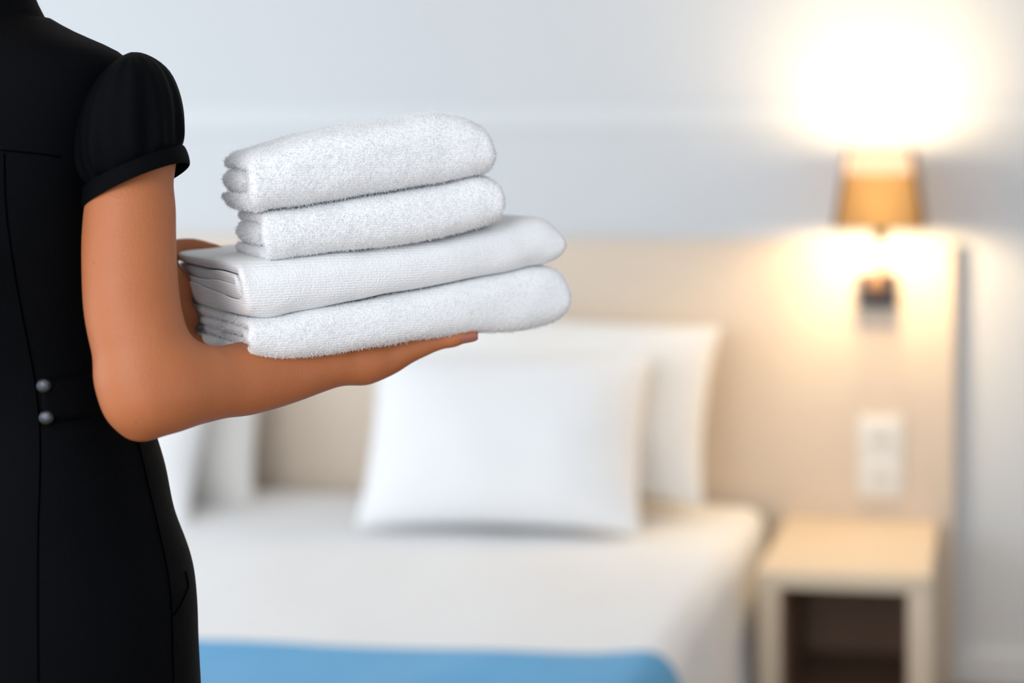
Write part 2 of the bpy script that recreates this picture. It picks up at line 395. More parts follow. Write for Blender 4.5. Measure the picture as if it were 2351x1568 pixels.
# ------------------------------------------------------------------ wall lamp
def lamp():
    yl = YW - .21                                  # plane of the lamp's axis
    c = at_y(2022, 440, yl); xc = c[0]
    zt, zf, zb = at_y(2022, 342, yl)[2], at_y(2022, 398, yl)[2], at_y(2022, 522, yl)[2]
    sc = (at_y(2122, 440, yl)[0] - at_y(2022, 440, yl)[0]) / 100.0
    wt, wb = 72 * sc, 99 * sc                       # half widths top and bottom
    root = empty('wall_lamp', (xc, YW - .05, at_y(2016, 705, YH)[2]))
    # shade: a four-sided tapered fabric shade, open above and below, with a low cut front
    m = bpy.data.materials.new('amber_shade_fabric'); m.use_nodes = True; nt = m.node_tree
    b = nt.nodes['Principled BSDF']; out = nt.nodes['Material Output']
    b.inputs['Base Color'].default_value = (.16, .09, .04, 1); b.inputs['Roughness'].default_value = .8
    tr = nd(nt, 'ShaderNodeBsdfTranslucent'); tr.inputs[0].default_value = (.155, .128, .085, 1)
    mix = nd(nt, 'ShaderNodeAddShader')
    tcn = nd(nt, 'ShaderNodeTexCoord'); wn = nd(nt, 'ShaderNodeTexNoise'); wn.inputs['Scale'].default_value = 400
    bpn = nd(nt, 'ShaderNodeBump'); bpn.inputs['Strength'].default_value = .2; bpn.inputs['Distance'].default_value = .001
    nt.links.new(tcn.outputs['Object'], wn.inputs['Vector']); nt.links.new(wn.outputs['Fac'], bpn.inputs['Height']); nt.links.new(bpn.outputs['Normal'], b.inputs['Normal'])
    nt.links.new(b.outputs[0], mix.inputs[0]); nt.links.new(tr.outputs[0], mix.inputs[1]); nt.links.new(mix.outputs[0], out.inputs[0])
    dark = mat('dark_shade_fabric', (.07, .05, .035), .85, bump=.1, bump_scale=400)
    dt, db = .075, .095                             # half depths
    def lerp(z):
        k = (z - zb) / (zt - zb); return wb + (wt - wb) * k, db + (dt - db) * k
    shade = empty('lamp_shade', (0, 0, 0)); shade.parent = root; shade.location = -root.location + Vector((xc, yl, zb)); 
    def quad_panel(name, a, bq, cq, dq, n, th, mt):
        a, bq, cq, dq, n = map(lambda q: np.asarray(q, float), (a, bq, cq, dq, n))
        vs_ = [a, bq, cq, dq] + [q + n * th for q in (a, bq, cq, dq)]
        return obj(name, vs_, [(0, 1, 2, 3), (7, 6, 5, 4), (0, 4, 5, 1), (1, 5, 6, 2), (2, 6, 7, 3), (3, 7, 4, 0)], mt, shade, smooth=False)
    w0, d0 = lerp(zb); wf, df = lerp(zf); w1, d1 = lerp(zt)
    quad_panel('front_panel', (xc - w0, yl - d0, zb), (xc + w0, yl - d0, zb), (xc + wf, yl - df, zf), (xc - wf, yl - df, zf), (0, 1, 0), .0015, m)
    for s in (-1, 1):
        quad_panel('side_panel', (xc + s * w0, yl - d0, zb), (xc + s * w0, yl + d0, zb), (xc + s * w1, yl + d1, zt), (xc + s * w1, yl - d1, zt), (-s, 0, 0), .0015, m)
        for sy in (-1, 1):
            tube('frame_wire', [(xc + s * w0, yl + sy * d0, zb), (xc + s * w1, yl + sy * d1, zt)], .0045, dark, shade)
    quad_panel('back_panel', (xc - w0, yl + d0, zb), (xc + w0, yl + d0, zb), (xc + w1, yl + d1, zt), (xc - w1, yl + d1, zt), (0, -1, 0), .0015, m)
    # frosted pane closing the upper part of the front, and the bulb behind it
    gm = m.copy(); gm.name = 'frosted_glass'
    for n in gm.node_tree.nodes:
        if n.type == 'BSDF_PRINCIPLED': n.inputs['Base Color'].default_value = (.55, .50, .42, 1)
        if n.type == 'BSDF_TRANSLUCENT': n.inputs[0].default_value = (.21, .195, .165, 1)
    gm.node_tree.nodes['Principled BSDF'].inputs['Roughness'].default_value = .4
    g0, g1 = (wf * .93, df), (w1 * .93, d1)
    quad_panel('frosted_pane', (xc - g0[0], yl - g0[1], zf), (xc + g0[0], yl - g0[1], zf), (xc + g1[0], yl - g1[1], zt), (xc - g1[0], yl - g1[1], zt), (0, 1, 0), .0015, gm)
    em = bpy.data.materials.new('bulb_glow'); em.use_nodes = True; eb = em.node_tree.nodes['Principled BSDF']
    eb.inputs['Base Color'].default_value = (.9, .85, .75, 1); eb.inputs['Emission Color'].default_value = (1.0, .78, .48, 1); eb.inputs['Emission Strength'].default_value = 12.0
    rings = [[(xc + r * math.cos(q), yl + r * math.sin(q), h) for q in np.linspace(0, 2 * math.pi, 24, endpoint=False)] for h, r in
             ((zb + .050, .010), (zb + .056, .016), (zb + .075, .024), (zb + .098, .027), (zb + .118, .024), (zb + .131, .014), (zb + .135, .003))]
    v, f = loft(rings); obj('bulb', v, f, em, root)
    for nm, zz, pw in (('bulb_light_up', zt - .042, 14.0), ('bulb_light_down', zb + .030, 10.0)):
        l = bpy.data.lights.new(nm, 'POINT'); l.energy = pw; l.color = (1.0, .74, .42); l.shadow_soft_size = .065 if 'up' in nm else .035
        lo_ = bpy.data.objects.new(nm, l); COL.objects.link(lo_); lo_.parent = root
        lo_.location = Vector((xc, yl - (.0 if 'up' in nm else .0), zz)) - root.location
    # stem, arm, bracket, knob
    tube('stem', [(xc, yl, zb - .005), (xc, yl, zb - .02), (xc - .001, yl + .004, zb - .075), (xc - .002, yl + .03, zb - .10), (xc - .003, YH - .035, zb - .105)], .0065, M['navy'], root)
    cyl('socket_cup', (xc, yl, zb - .045), (0, 0, 1), .008, .024, .045, M['navy'], root, bevel=.002)
    q0, q1 = at_y(1971, 705, YH - .03), at_y(2059, 627, YH - .03)
    box('bracket', (q0[0], YH - .034, q0[2]), (q1[0], YH, q1[2]), M['navy'], root, bevel=.004)
    kc = at_y(2014, 655, YH - .034)
    cyl('knob', (kc[0], YH - .048, kc[2]), (0, 1, 0), .026, .028, .016, M['bronze'], root, bevel=.003)
    tag(root, 'lit wall lamp with amber fabric shade and dark square bracket', 'wall lamp')
lamp()

# ------------------------------------------------------------------ folded towels
def frame(beta):
    b = math.radians(beta)
    return R * math.cos(b) + V * math.sin(b), -R * math.sin(b) + V * math.cos(b)
C0 = Q(575, 780, -.035)
LL, LD = frame(15.0)
UL, UD = frame(9.0)
TILT = math.radians(9.0)

class Towel:
    def __init__(self, stations, L, D, off, depth, n=46):
        self.L, self.D, self.depth = L, D, depth
        p0 = C0 + LL * 0 + D * off
        S = []
        for px, yt, yb in stations:
            t = at_plane(px, yt, p0, D); b = at_plane(px, yb, p0, D)
            S.append([np.dot(b - C0, L), 0, 0, t[2], b[2]])
        S = np.array(S)
        l = np.r_[np.linspace(S[0, 0], S[-1, 0], n)]
        # smooth interpolation, denser toward the ends
        k = (1 - np.cos(np.linspace(0, math.pi, n))) / 2 * .5 + np.linspace(0, 1, n) * .5
        l = S[0, 0] + (S[-1, 0] - S[0, 0]) * k
        lead = S[0, 0] + np.array([0, .0003, .0010, .0022, .0038, .0058, .0080])
        l = np.r_[lead, l[l > lead[-1] + .0015]]
        m1 = np.gradient(S[:, 3], S[:, 0]); m0 = np.gradient(S[:, 4], S[:, 0])
        def herm(y, m):
            i = np.clip(np.searchsorted(S[:, 0], l, 'right') - 1, 0, len(S) - 2); h = S[i + 1, 0] - S[i, 0]; x = (l - S[i, 0]) / h
            return (2*x**3-3*x**2+1)*y[i] + (x**3-2*x**2+x)*h*m[i] + (-2*x**3+3*x**2)*y[i+1] + (x**3-x**2)*h*m[i+1]
        self.l, self.zt, self.zb = l, herm(S[:, 3], m1), herm(S[:, 4], m0)
        self.p0 = p0; self.base = p0 - L * np.dot(p0 - C0, L)
        self.base = np.array([self.base[0], self.base[1], 0.0])
    def point(self, l, q, z):
        return self.base + self.L * l + self.D * q + Z * z
    def zbot(self, l): return np.interp(l, self.l, self.zb)

def sheet_mesh(tw, path, tn, seed, end_l, end_r, wob):
    """a thick sheet following a folded path (q, s) swept along the towel; returns verts, faces"""
    P = np.asarray(path, float); hm = float(np.median(tw.zt - tw.zb))
    X = np.c_[P[:, 0], P[:, 1] * hm]
    T = np.gradient(X, axis=0); T /= np.maximum(np.linalg.norm(T, axis=1), 1e-9)[:, None]
    N = np.c_[-T[:, 1], T[:, 0]]
    arc = np.r_[0, np.cumsum(np.linalg.norm(np.diff(X, axis=0), axis=1))]
    tlen = max(.0065, tn * hm * .5)
    nl, npth = len(tw.l), len(P); verts, faces = [], []
    ring = 2 * npth
    L0, L1 = tw.l[0], tw.l[-1]
    ltot = L1 - L0
    for i in range(nl):
        for side in (1, -1):
            order = range(npth) if side == 1 else range(npth - 1, -1, -1)
            for k in order:
                st = k / (npth - 1)
                q0, s0 = P[k]
                e0 = end_l + wob * mnoise.noise(Vector((s0 * 2.2 + seed, q0 * 9, 1.3)))
                e1 = end_r
                l = L0 + e0 + (tw.l[i] - L0) / ltot * (ltot - e0 - e1)
                dl = l - (L0 + e0); dr = (L1 - e1) - l
                tau = max(0.0, 1 - max(0, 1 - dl / tlen) ** 2.6) ** .42 * math.sqrt(max(0.0, 1 - max(0, 1 - dr / tlen) ** 2))
                tau = max(tau, .06)
                # round the free edges of the sheet as well
                edge = min(arc[k], arc[-1] - arc[k]) / tlen
                tau *= max(.004, 1 - max(0, 1 - edge) ** 2.6) ** .42
                h = np.interp(l, tw.l, tw.zt) - np.interp(l, tw.l, tw.zb); zb = np.interp(l, tw.l, tw.zb)
                off = N[k] * side * tn * hm / 2 * tau
                q = q0 + off[0]; s = s0 + off[1] / hm
                p = tw.point(l, q, zb + s * h)
                a = .0016
                nv = mnoise.noise_vector(Vector(tuple(p * 28)) + Vector((seed, 0, 0))) * a + mnoise.noise_vector(Vector(tuple(p * 75)) + Vector((seed, 5, 0))) * (a * .35)
                verts.append(p + np.array(nv))
    for i in range(nl - 1):
        for j in range(ring):
            k = (j + 1) % ring
            faces.append((i * ring + j, i * ring + k, (i + 1) * ring + k, (i + 1) * ring + j))
    for i in (0, nl - 1):
        for k in range(npth - 1):
            faces.append((i * ring + k, i * ring + k + 1, i * ring + ring - 2 - k, i * ring + ring - 1 - k))
    return verts, faces
def back_edge(depth, qa):
    lead = np.array([0, .0003, .0010, .0022, .0038, .0058])
    return np.r_[depth - lead, np.linspace(depth - .0085, qa, 9)]
def fold_path(depth, s0, s1, front, rq, n=16, back=None, ex=2.6):
    """U-shaped fold open at the back: along s1 to the front, round it, back along s0"""
    pts = []; m = (s0 + s1) / 2; hs = (s1 - s0) / 2
    qa = front + rq; qs = back_edge(depth, qa)[:-1]
    for q in qs: pts.append((q, s1))
    for a in np.linspace(math.pi / 2, -math.pi / 2, n):
        c, s = math.cos(a), math.sin(a)
        pts.append((qa - rq * abs(c) ** (2 / ex), m + hs * math.copysign(abs(s) ** (2 / ex), s)))
    for q in qs[::-1]: pts.append((q, s0))
    return pts
def make_towel(tw, sheets, material, label, seed, count, hair_len):
    V_, F_ = [], []
    for k, (path, tn, el, er, wob) in enumerate(sheets):
        v, f = sheet_mesh(tw, path, tn, seed + 3.7 * k, el, er, wob)
        o = len(V_); V_ += v; F_ += [tuple(i + o for i in q) for q in f]
    ob = obj('folded_towel', V_, F_, material, subsurf=1)
    tag(ob, label, 'towel', 'white towels stacked on her forearm')
    rebase(ob, tw.point((tw.l[0] + tw.l[-1]) / 2, tw.depth / 2, float(np.mean(tw.zb))))
    if not count: return ob
    ob.modifiers.new('pile', 'PARTICLE_SYSTEM')
    ps = ob.particle_systems[0].settings
    ps.type = 'HAIR'; ps.count = count; ps.hair_length = hair_len; ps.hair_step = 3
    ps.emit_from = 'FACE'; ps.use_even_distribution = True; ps.use_modifier_stack = True
    ps.use_advanced_hair = True
    ps.brownian_factor = hair_len * .8; ps.factor_random = hair_len * .25; ps.length_random = .5
    ps.render_step = 2; ps.display_step = 2
    ps.root_radius = .34; ps.tip_radius = .24; ps.radius_scale = .001
    ps.material = 1
    return ob

T4 = Towel([(578, 737, 822), (600, 736, 829), (660, 727, 830), (760, 710, 821), (860, 692, 806), (960, 672, 790), (1080, 649, 772), (1180, 629, 768), (1260, 614, 757), (1300, 622, 742), (1318, 645, 724), (1326, 678, 700)], LL, LD, 0.0, .245)
T3 = Towel([(562, 606, 690), (575, 605, 722), (600, 601, 735), (700, 591, 720), (800, 581, 701), (900, 569, 682), (1000, 553, 663), (1100, 533, 645), (1180, 512, 629), (1235, 497, 618), (1285, 512, 606), (1306, 537, 590), (1314, 556, 574)], LL, LD, 0.0, .245)
T2 = Towel([(612, 491, 598), (625, 487, 601), (700, 477, 591), (800, 462, 580), (900, 447, 570), (1000, 428, 553), (1070, 415, 537), (1115, 406, 526), (1150, 413, 512), (1165, 432, 500), (1169, 455, 480)], UL, UD, .004, .135)
T1 = Towel([(578, 364, 470), (590, 356, 483), (640, 340, 481), (720, 312, 470), (800, 295, 459), (860, 284, 448), (940, 273, 436), (1010, 262, 425), (1070, 266, 413), (1110, 281, 404), (1134, 302, 397), (1143, 330, 390), (1146, 352, 375)], UL, UD, .002, .135)

def nested(depth, seed, bath):
    if bath:
        return [(fold_path(depth, .125, .875, .010, .020), .25, .0, .0, .006),
                (fold_path(depth - .006, .378, .622, .030, .010), .245, .002, .010, .007)]
    return [(fold_path(depth, .13, .87, .011, .020), .26, .0, .0, .005),
            ([(q, .5) for q in back_edge(depth - .004, .030)], .50, -.003, .012, .006)]
make_towel(T4, nested(.245, 1, True), M['terry'], 'bottom towel of the white stack, lying directly on the forearm', 11.0, 150000, .0012)
make_towel(T3, nested(.245, 2, True), M['velour'], 'smooth ribbed white towel, third down in the stack', 23.0, 0, .0006)
make_towel(T2, nested(.135, 3, False), M['terry'], 'small white terry towel, second from the top of the stack', 37.0, 95000, .0011)
make_towel(T1, nested(.135, 4, False), M['terry'], 'topmost fluffy white towel of the stack', 51.0, 95000, .0012)

# ------------------------------------------------------------------ the person
def surface_nets(F, org, h):
    s = F < 0; nx, ny, nz = F.shape; cn = (nx - 1, ny - 1, nz - 1); nc = cn[0] * cn[1] * cn[2]
    ids_all, pos_all, quads = [], [], []
    for ax in range(3):
        sl0 = [slice(None)] * 3; sl1 = [slice(None)] * 3; sl0[ax] = slice(0, -1); sl1[ax] = slice(1, None)
        I = np.argwhere(s[tuple(sl0)] != s[tuple(sl1)])
        if not len(I): continue
        J = I.copy(); J[:, ax] += 1
        f0 = F[I[:, 0], I[:, 1], I[:, 2]]; f1 = F[J[:, 0], J[:, 1], J[:, 2]]
        pos = I.astype(float); pos[:, ax] += f0 / (f0 - f1)
        b, c = (ax + 1) % 3, (ax + 2) % 3
        ok = (I[:, b] > 0) & (I[:, c] > 0) & (I[:, b] < cn[b]) & (I[:, c] < cn[c])
        I, pos, f0 = I[ok], pos[ok], f0[ok]
        four = []
        for db, dc in ((-1, -1), (0, -1), (0, 0), (-1, 0)):
            K = I.copy(); K[:, b] += db; K[:, c] += dc
            cid = (K[:, 0] * cn[1] + K[:, 1]) * cn[2] + K[:, 2]
            four.append(cid); ids_all.append(cid); pos_all.append(pos)
        q = np.stack(four, 1); flip = f0 > 0; q[flip] = q[flip][:, ::-1]; quads.append(q)
    ids = np.concatenate(ids_all); pos = np.concatenate(pos_all); quads = np.concatenate(quads)
    uniq, inv = np.unique(ids, return_inverse=True); cnt = np.bincount(inv)
    vp = np.stack([np.bincount(inv, pos[:, k]) / cnt for k in range(3)], 1) * h + org
    return vp, np.searchsorted(uniq, quads)
def relax(v, q, it, lam=.5):
    e = np.concatenate([q[:, [0, 1]], q[:, [1, 2]], q[:, [2, 3]], q[:, [3, 0]]]); e = np.concatenate([e, e[:, ::-1]])
    cnt = np.maximum(np.bincount(e[:, 0], minlength=len(v)), 1)
    for n in range(it):
        for l in (lam, -lam * .96):
            avg = np.stack([np.bincount(e[:, 0], v[e[:, 1], k], minlength=len(v)) / cnt for k in range(3)], 1)
            v = v + l * (avg - v)
    return v
class Field:
    def __init__(self, lo, hi, h):
        self.h = h; self.lo = np.asarray(lo, float); n = np.ceil((np.asarray(hi) - self.lo) / h).astype(int) + 1
        self.n = n; self.F = np.full(n, .05, np.float32); self.ax = [self.lo[k] + h * np.arange(n[k]) for k in range(3)]
    def group(self, chains, k=.01):
        """each chain is rows of (x, y, z, r): union of dense spheres; chains blend smoothly with width k"""
        for ch in chains:
            ch = np.asarray(ch, float)
            G = np.full(self.n, .05, np.float32)
            length = np.linalg.norm(np.diff(ch[:, :3], axis=0), axis=1).sum()
            n = max(2, int(length / max(.0016, ch[:, 3].min() * .18)))
            S = spline(ch, n) if len(ch) > 1 else ch
            for x, y, z, r in S:
                i0 = np.maximum(0, ((np.array([x, y, z]) - r - .03 - self.lo) / self.h).astype(int)); i1 = np.minimum(self.n, ((np.array([x, y, z]) + r + .03 - self.lo) / self.h).astype(int) + 2)
                if (i1 <= i0).any(): continue
                X, Y_, Z_ = (self.ax[d][i0[d]:i1[d]] for d in range(3))
                d = np.sqrt((X[:, None, None] - x) ** 2 + (Y_[None, :, None] - y) ** 2 + (Z_[None, None, :] - z) ** 2) - r
                sub = G[i0[0]:i1[0], i0[1]:i1[1], i0[2]:i1[2]]; np.minimum(sub, d, out=sub)
            hh = np.maximum(k - np.abs(self.F - G), 0) / k
            self.F = np.minimum(self.F, G) - hh * hh * k * .25
    def mesh(self, it):
        v, q = surface_nets(self.F, self.lo, self.h); return relax(v, q, it), q
def chain(rows):
    """rows of (px, py, w, r) measured in the photograph, at local depth w"""
    return [list(Q(a, b, w)) + [r] for a, b, w, r in rows]

# --- body frame: she faces away from us, turned to the right
PSI = math.radians(40)
BR = R * math.cos(PSI) - V * math.sin(PSI)         # her right
BF = R * math.sin(PSI) + V * math.cos(PSI)         # her front
WC = .125

# --- right arm
upper = chain([(308, 225, .025, .030), (303, 300, .015, .0395), (301, 430, .0, .0362), (299, 485, -.006, .0386), (297, 540, -.010, .0395), (298, 620, -.018, .0398), (305, 710, -.026, .0402), (319, 780, -.032, .0400), (332, 850, -.038, .0375), (342, 895, -.041, .0340)])
elbow = chain([(311, 860, -.040, .0295), (317, 925, -.042, .0225), (322, 966, -.042, .0150)])
fore = chain([(342, 903, -.042, .0345), (395, 889, -.033, .0385), (450, 882, -.022, .0360), (500, 879, -.012, .0328), (560, 874, -.000, .0310), (620, 866, .011, .0288), (680, 854, .021, .0262), (725, 844, .028, .0238), (765, 836, .033, .0220), (800, 832, .038, .0212), (835, 826, .043, .0208)])
uln = chain([(560, 862, .010, .026), (680, 840, .042, .022), (765, 820, .058, .020), (835, 808, .068, .0195)])

def under(px, q, drop):
    """point below the bottom towel: photo column px on its front plane, q behind it, drop under its underside"""
    p = at_plane(px, 800, C0, LD); l = np.dot(p - C0, LL)
    return T4.point(l, q, T4.zbot(l) - drop)
thumb = chain([(838, 830, .044, .0200), (880, 822, .046, .0180), (925, 803, .047, .0155), (962, 792, .047, .0128), (1000, 782, .046, .0102), (1020, 779, .045, .0091), (1037, 776, .044, .0094), (1060, 770, .043, .0083), (1083, 767, .042, .0066)])
def hand_chains_right():
    out = []
    wr = Q(850, 812, .062)
    for k, (qa, ln, rr) in enumerate(((.070, .0, .0088), (.090, .008, .0092), (.110, .003, .0088), (.128, -.014, .0078))):
        kn = under(980, qa - .010, .0125); mid = under(1030 + ln * 900, qa + .012, .0075); d2 = under(1075 + ln * 1500, qa + .030, .0045); tip = under(1108 + ln * 1900, qa + .042, .0035)
        st = wr + LD * (qa - .098) * .45
        out.append([list(st) + [.014], list((st + kn) / 2 - Z * .002) + [.0135], list(kn) + [.0115]])
        out.append([list(kn) + [.0108], list(mid) + [rr + .0006], list(d2) + [rr], list(tip) + [rr - .0018]])
    return out
lo = np.min([np.array(c)[:, :3].min(0) for c in (upper, elbow, fore, uln, thumb)], 0) - .07
hi = np.max([np.array(c)[:, :3].max(0) for c in (upper, elbow, fore, uln, thumb)], 0) + np.array([.14, .16, .07])
FA = Field(lo, hi, .0021)
FA.group([upper], .01); FA.group([fore], .022); FA.group([elbow], .014); FA.group([uln], .020); FA.group([thumb], .012)
hc = hand_chains_right()
FA.group(hc[0::2], .014); FA.group(hc[1::2], .006)
va, qa_ = FA.mesh(6)
del FA

# --- left arm with the hand cupping the stack's far end
lsh = Q(-330, 230, .225); lel = Q(-250, 850, .30); 
lw = Q(330, 715, .265)
larm = [list(lsh) + [.037], list(lsh * .5 + lel * .5 + BF * -.005) + [.038], list(lel) + [.036]]
lfore = [list(lel) + [.036], list(lel * .6 + lw * .4) + [.034], list(lel * .25 + lw * .75) + [.026], list(lw) + [.0225]]
tl = T3.l[0]
def lefty(l, q, z): return T3.point(T3.l[0] + l, q, z)
zt3 = float(T3.zt[3]); zb4 = float(T4.zb[3])
palm = [list(lw) + [.021], list(lefty(-.024, .215, zt3 - .040)) + [.0165], list(lefty(-.012, .185, zt3 - .032)) + [.0130]]
palm2 = [list(lw) + [.020], list(lefty(-.022, .205, zt3 - .075)) + [.0165], list(lefty(-.010, .175, zb4 + .022)) + [.0135]]
palm3 = [list(lefty(-.014, .195, zt3 - .030)) + [.0135], list(lefty(-.012, .185, zt3 - .060)) + [.0135], list(lefty(-.010, .180, zb4 + .020)) + [.0135]]
lthumb = [list(lefty(-.022, .22, zt3 - .030)) + [.0145], list(lefty(-.012, .225, zt3 - .004)) + [.0115], list(lefty(.016, .228, zt3 + .004)) + [.0086], list(lefty(.034, .226, zt3 + .001)) + [.0066], list(lefty(.047, .225, zt3 - .001)) + [.0045]]
lweb = [list(lefty(-.015, .215, zt3 - .006)) + [.0125], list(lefty(-.016, .205, zt3 - .022)) + [.0135], list(lefty(-.016, .200, zt3 - .040)) + [.0140]]
lf = []
for k in range(4):
    q = .225 - .021 * k
    lf.append([list(lefty(-.020, q, zb4 + .020)) + [.0125], list(lefty(-.004, q, zb4 + .000)) + [.0105], list(lefty(.028, q, zb4 - .012 + .002 * k)) + [.0092], list(lefty(.065, q - .004, zb4 - .012)) + [.0076]])
allp = np.concatenate([np.array(c) for c in [larm, lfore, palm, palm2, lthumb, lweb] + lf])
FL = Field(allp[:, :3].min(0) - .06, allp[:, :3].max(0) + .06, .003)
FL.group([larm, lfore], .02); FL.group([palm, palm2, palm3], .02); FL.group([lthumb, lweb], .010); FL.group(lf, .006)
vl, ql = FL.mesh(5)
del FL

# --- torso, neck, head and legs (mostly under the dress)
def bc(py, cx): return Q(cx, py, WC)
contour = {28: 112, 50: 130, 75: 175, 100: 232, 121: 288}
# height (photo row), half width, half depth, right contour in the photo where it shows
ST = [(40, .060, .056, 118), (52, .072, .060, 133), (75, .094, .066, 175), (90, .112, .070, 205), (103, .130, .074, 240), (121, .150, .080, 291),
      (160, .158, .088, 312), (220, .160, .098, 318), (320, .157, .110, 322), (430, .152, .118, 325), (560, .146, .124, 330), (700, .134, .112, 322), (820, .124, .101, 318),
      (920, .124, .099, 332), (1000, .131, .103, 358), (1075, .142, .108, 385), (1165, .154, .114, 404), (1182, .156, .115, 408), (1250, .165, .119, 430), (1310, .171, .121, 444), (1400, .177, .123, 455),
      (1500, .180, .124, 460), (1568, .181, .124, 463), (1700, .181, .126, 462), (2100, .178, .132, 440), (2420, .176, .135, 430)]
NPHI = 96
PHI = np.linspace(0, 2 * math.pi, NPHI, endpoint=False)
def ring_at(c, a, b, ex=2.25):
    out = []
    for p in PHI:
        cs, sn = math.cos(p), math.sin(p)
        out.append(c + BR * (a * math.copysign(abs(cs) ** (2 / ex), cs)) + BF * (b * math.copysign(abs(sn) ** (2 / ex), sn)))
    return np.array(out)
def solve_center(py, a, b, target):
    cx = target - 350.0
    for it in range(8):
        rg = ring_at(bc(py, cx), a, b); m = max(project(p)[0] for p in rg); cx += target - m
    return cx
TOR = []
for py, a, b, tgt in ST:
    cx = solve_center(py, a, b, tgt); c = bc(py, cx); TOR.append((c[2], c[0], c[1], a, b))
TOR = np.array(TOR)                                # z, x, y, a, b
def torso_row(z):
    o = TOR[::-1]
    return [np.interp(z, o[:, 0], o[:, k]) for k in range(1, 5)]
zs_t = np.linspace(TOR[0, 0], TOR[-1, 0], 150)
# smoothed centre line and radii
rows = np.array([torso_row(z) for z in zs_t])
for _ in range(3):
    rows[1:-1] = rows[1:-1] * .5 + (rows[:-2] + rows[2:]) * .25
def row(z): return [np.interp(-z, -zs_t, rows[:, k]) for k in range(4)]
def dress_pt(z, phi, off=0.0):
    x, y, a, b = row(z); a += off; b += off
    cs, sn = math.cos(phi), math.sin(phi); ex = 2.25
    p = np.array([x, y, z]) + BR * (a * math.copysign(abs(cs) ** (2 / ex), cs)) + BF * (b * math.copysign(abs(sn) ** (2 / ex), sn))
    return p
def dress_wrinkle(p, z):
    """soft drag folds around the waist and below the shoulder blade"""
    r_ = np.dot(p - ANCH, R); n1 = mnoise.noise(Vector((r_ * 9 + z * 7, z * 9 - r_ * 5, 2.2)))
    n2 = mnoise.noise(Vector((r_ * 16 - z * 12, z * 6, 7.7)))
    wz = math.exp(-((z - 1.13) / .16) ** 2)
    return .0035 * n1 * (.4 + wz) + .002 * n2 * wz

zneck = TOR[0, 0]
cx, cy, _, _ = row(zneck - .005)
neck_c = np.array([cx, cy, 0.0])
head_c = neck_c + BF * .055 + Z * (zneck + .205)
FB = Field(np.array([ANCH[0] - .62, ANCH[1] - .25, -.01]), np.array([ANCH[0] + .35, ANCH[1] + .55, zneck + .40]), .0075)
tors = []
for s in (-.45, 0, .45):
    tors.append([list(np.array([*row(z)[:2], z]) + BR * s * row(z)[2]) + [max(.03, row(z)[3] * .55)] for z in np.linspace(zneck - .06, .86, 14)])
FB.group(tors, .03)
FB.group([[list(neck_c + Z * (zneck - .05)) + [.036], list(neck_c + BF * .002 + Z * (zneck + .025)) + [.031], list(neck_c + BF * .018 + Z * (zneck + .07)) + [.045], list(neck_c + BF * .03 + Z * (zneck + .12)) + [.050]]], .04)
FB.group([[list(head_c + BF * -.02) + [.088], list(head_c + Z * .035) + [.090]], [list(head_c + BF * .035 - Z * .05) + [.06], list(head_c + BF * .06 - Z * .085) + [.032]]], .04)
FB.group([[list(head_c + BF * .085 + Z * .01) + [.010], list(head_c + BF * .112 - Z * .022) + [.011]]], .02)         # nose
FB.group([[list(head_c + BF * .088 - Z * .058 - BR * .018) + [.009], list(head_c + BF * .088 - Z * .058 + BR * .018) + [.009]]], .015)  # mouth
for s in (-1, 1):
    FB.group([[list(head_c + BR * s * .088 + Z * .012) + [.012], list(head_c + BR * s * .088 - Z * .022) + [.010]]], .01)
    hp = np.array([*row(.92)[:2], .92]) + BR * s * .085
    kn = np.array([hp[0], hp[1], .47]) + BF * .02; an = np.array([hp[0], hp[1], .085]) - BF * .015
    FB.group([[list(hp) + [.088], list(hp * .5 + kn * .5) + [.075], list(kn) + [.054], list(kn * .65 + an * .35 - BF * .012) + [.053], list(an) + [.034]], [list(an - Z * .03 - BF * .02) + [.034], list(an - Z * .05 + BF * .10) + [.030], list(an - Z * .055 + BF * .15) + [.026]]], .03)
vb, qb = FB.mesh(5)
del FB
nb, na = len(vb), len(va)
bv = np.concatenate([vb, va, vl]); bq = np.concatenate([qb, qa_ + nb, ql + nb + na])
me = bpy.data.meshes.new('person')
me.vertices.add(len(bv)); me.vertices.foreach_set('co', bv.astype(np.float32).ravel())
me.loops.add(len(bq) * 4); me.loops.foreach_set('vertex_index', bq.astype(np.int32).ravel())
me.polygons.add(len(bq)); me.polygons.foreach_set('loop_start', np.arange(0, len(bq) * 4, 4, dtype=np.int32))
me.update(calc_edges=True); me.validate()
me.polygons.foreach_set('use_smooth', [True] * len(me.polygons))
me.materials.append(M['skin'])
person = bpy.data.objects.new('person', me); COL.objects.link(person)
fz = np.array([*row(.92)[:2], 0.0])
rebase(person, fz)
tag(person, 'person in a black short-sleeved uniform dress seen from behind, carrying folded towels', 'person')

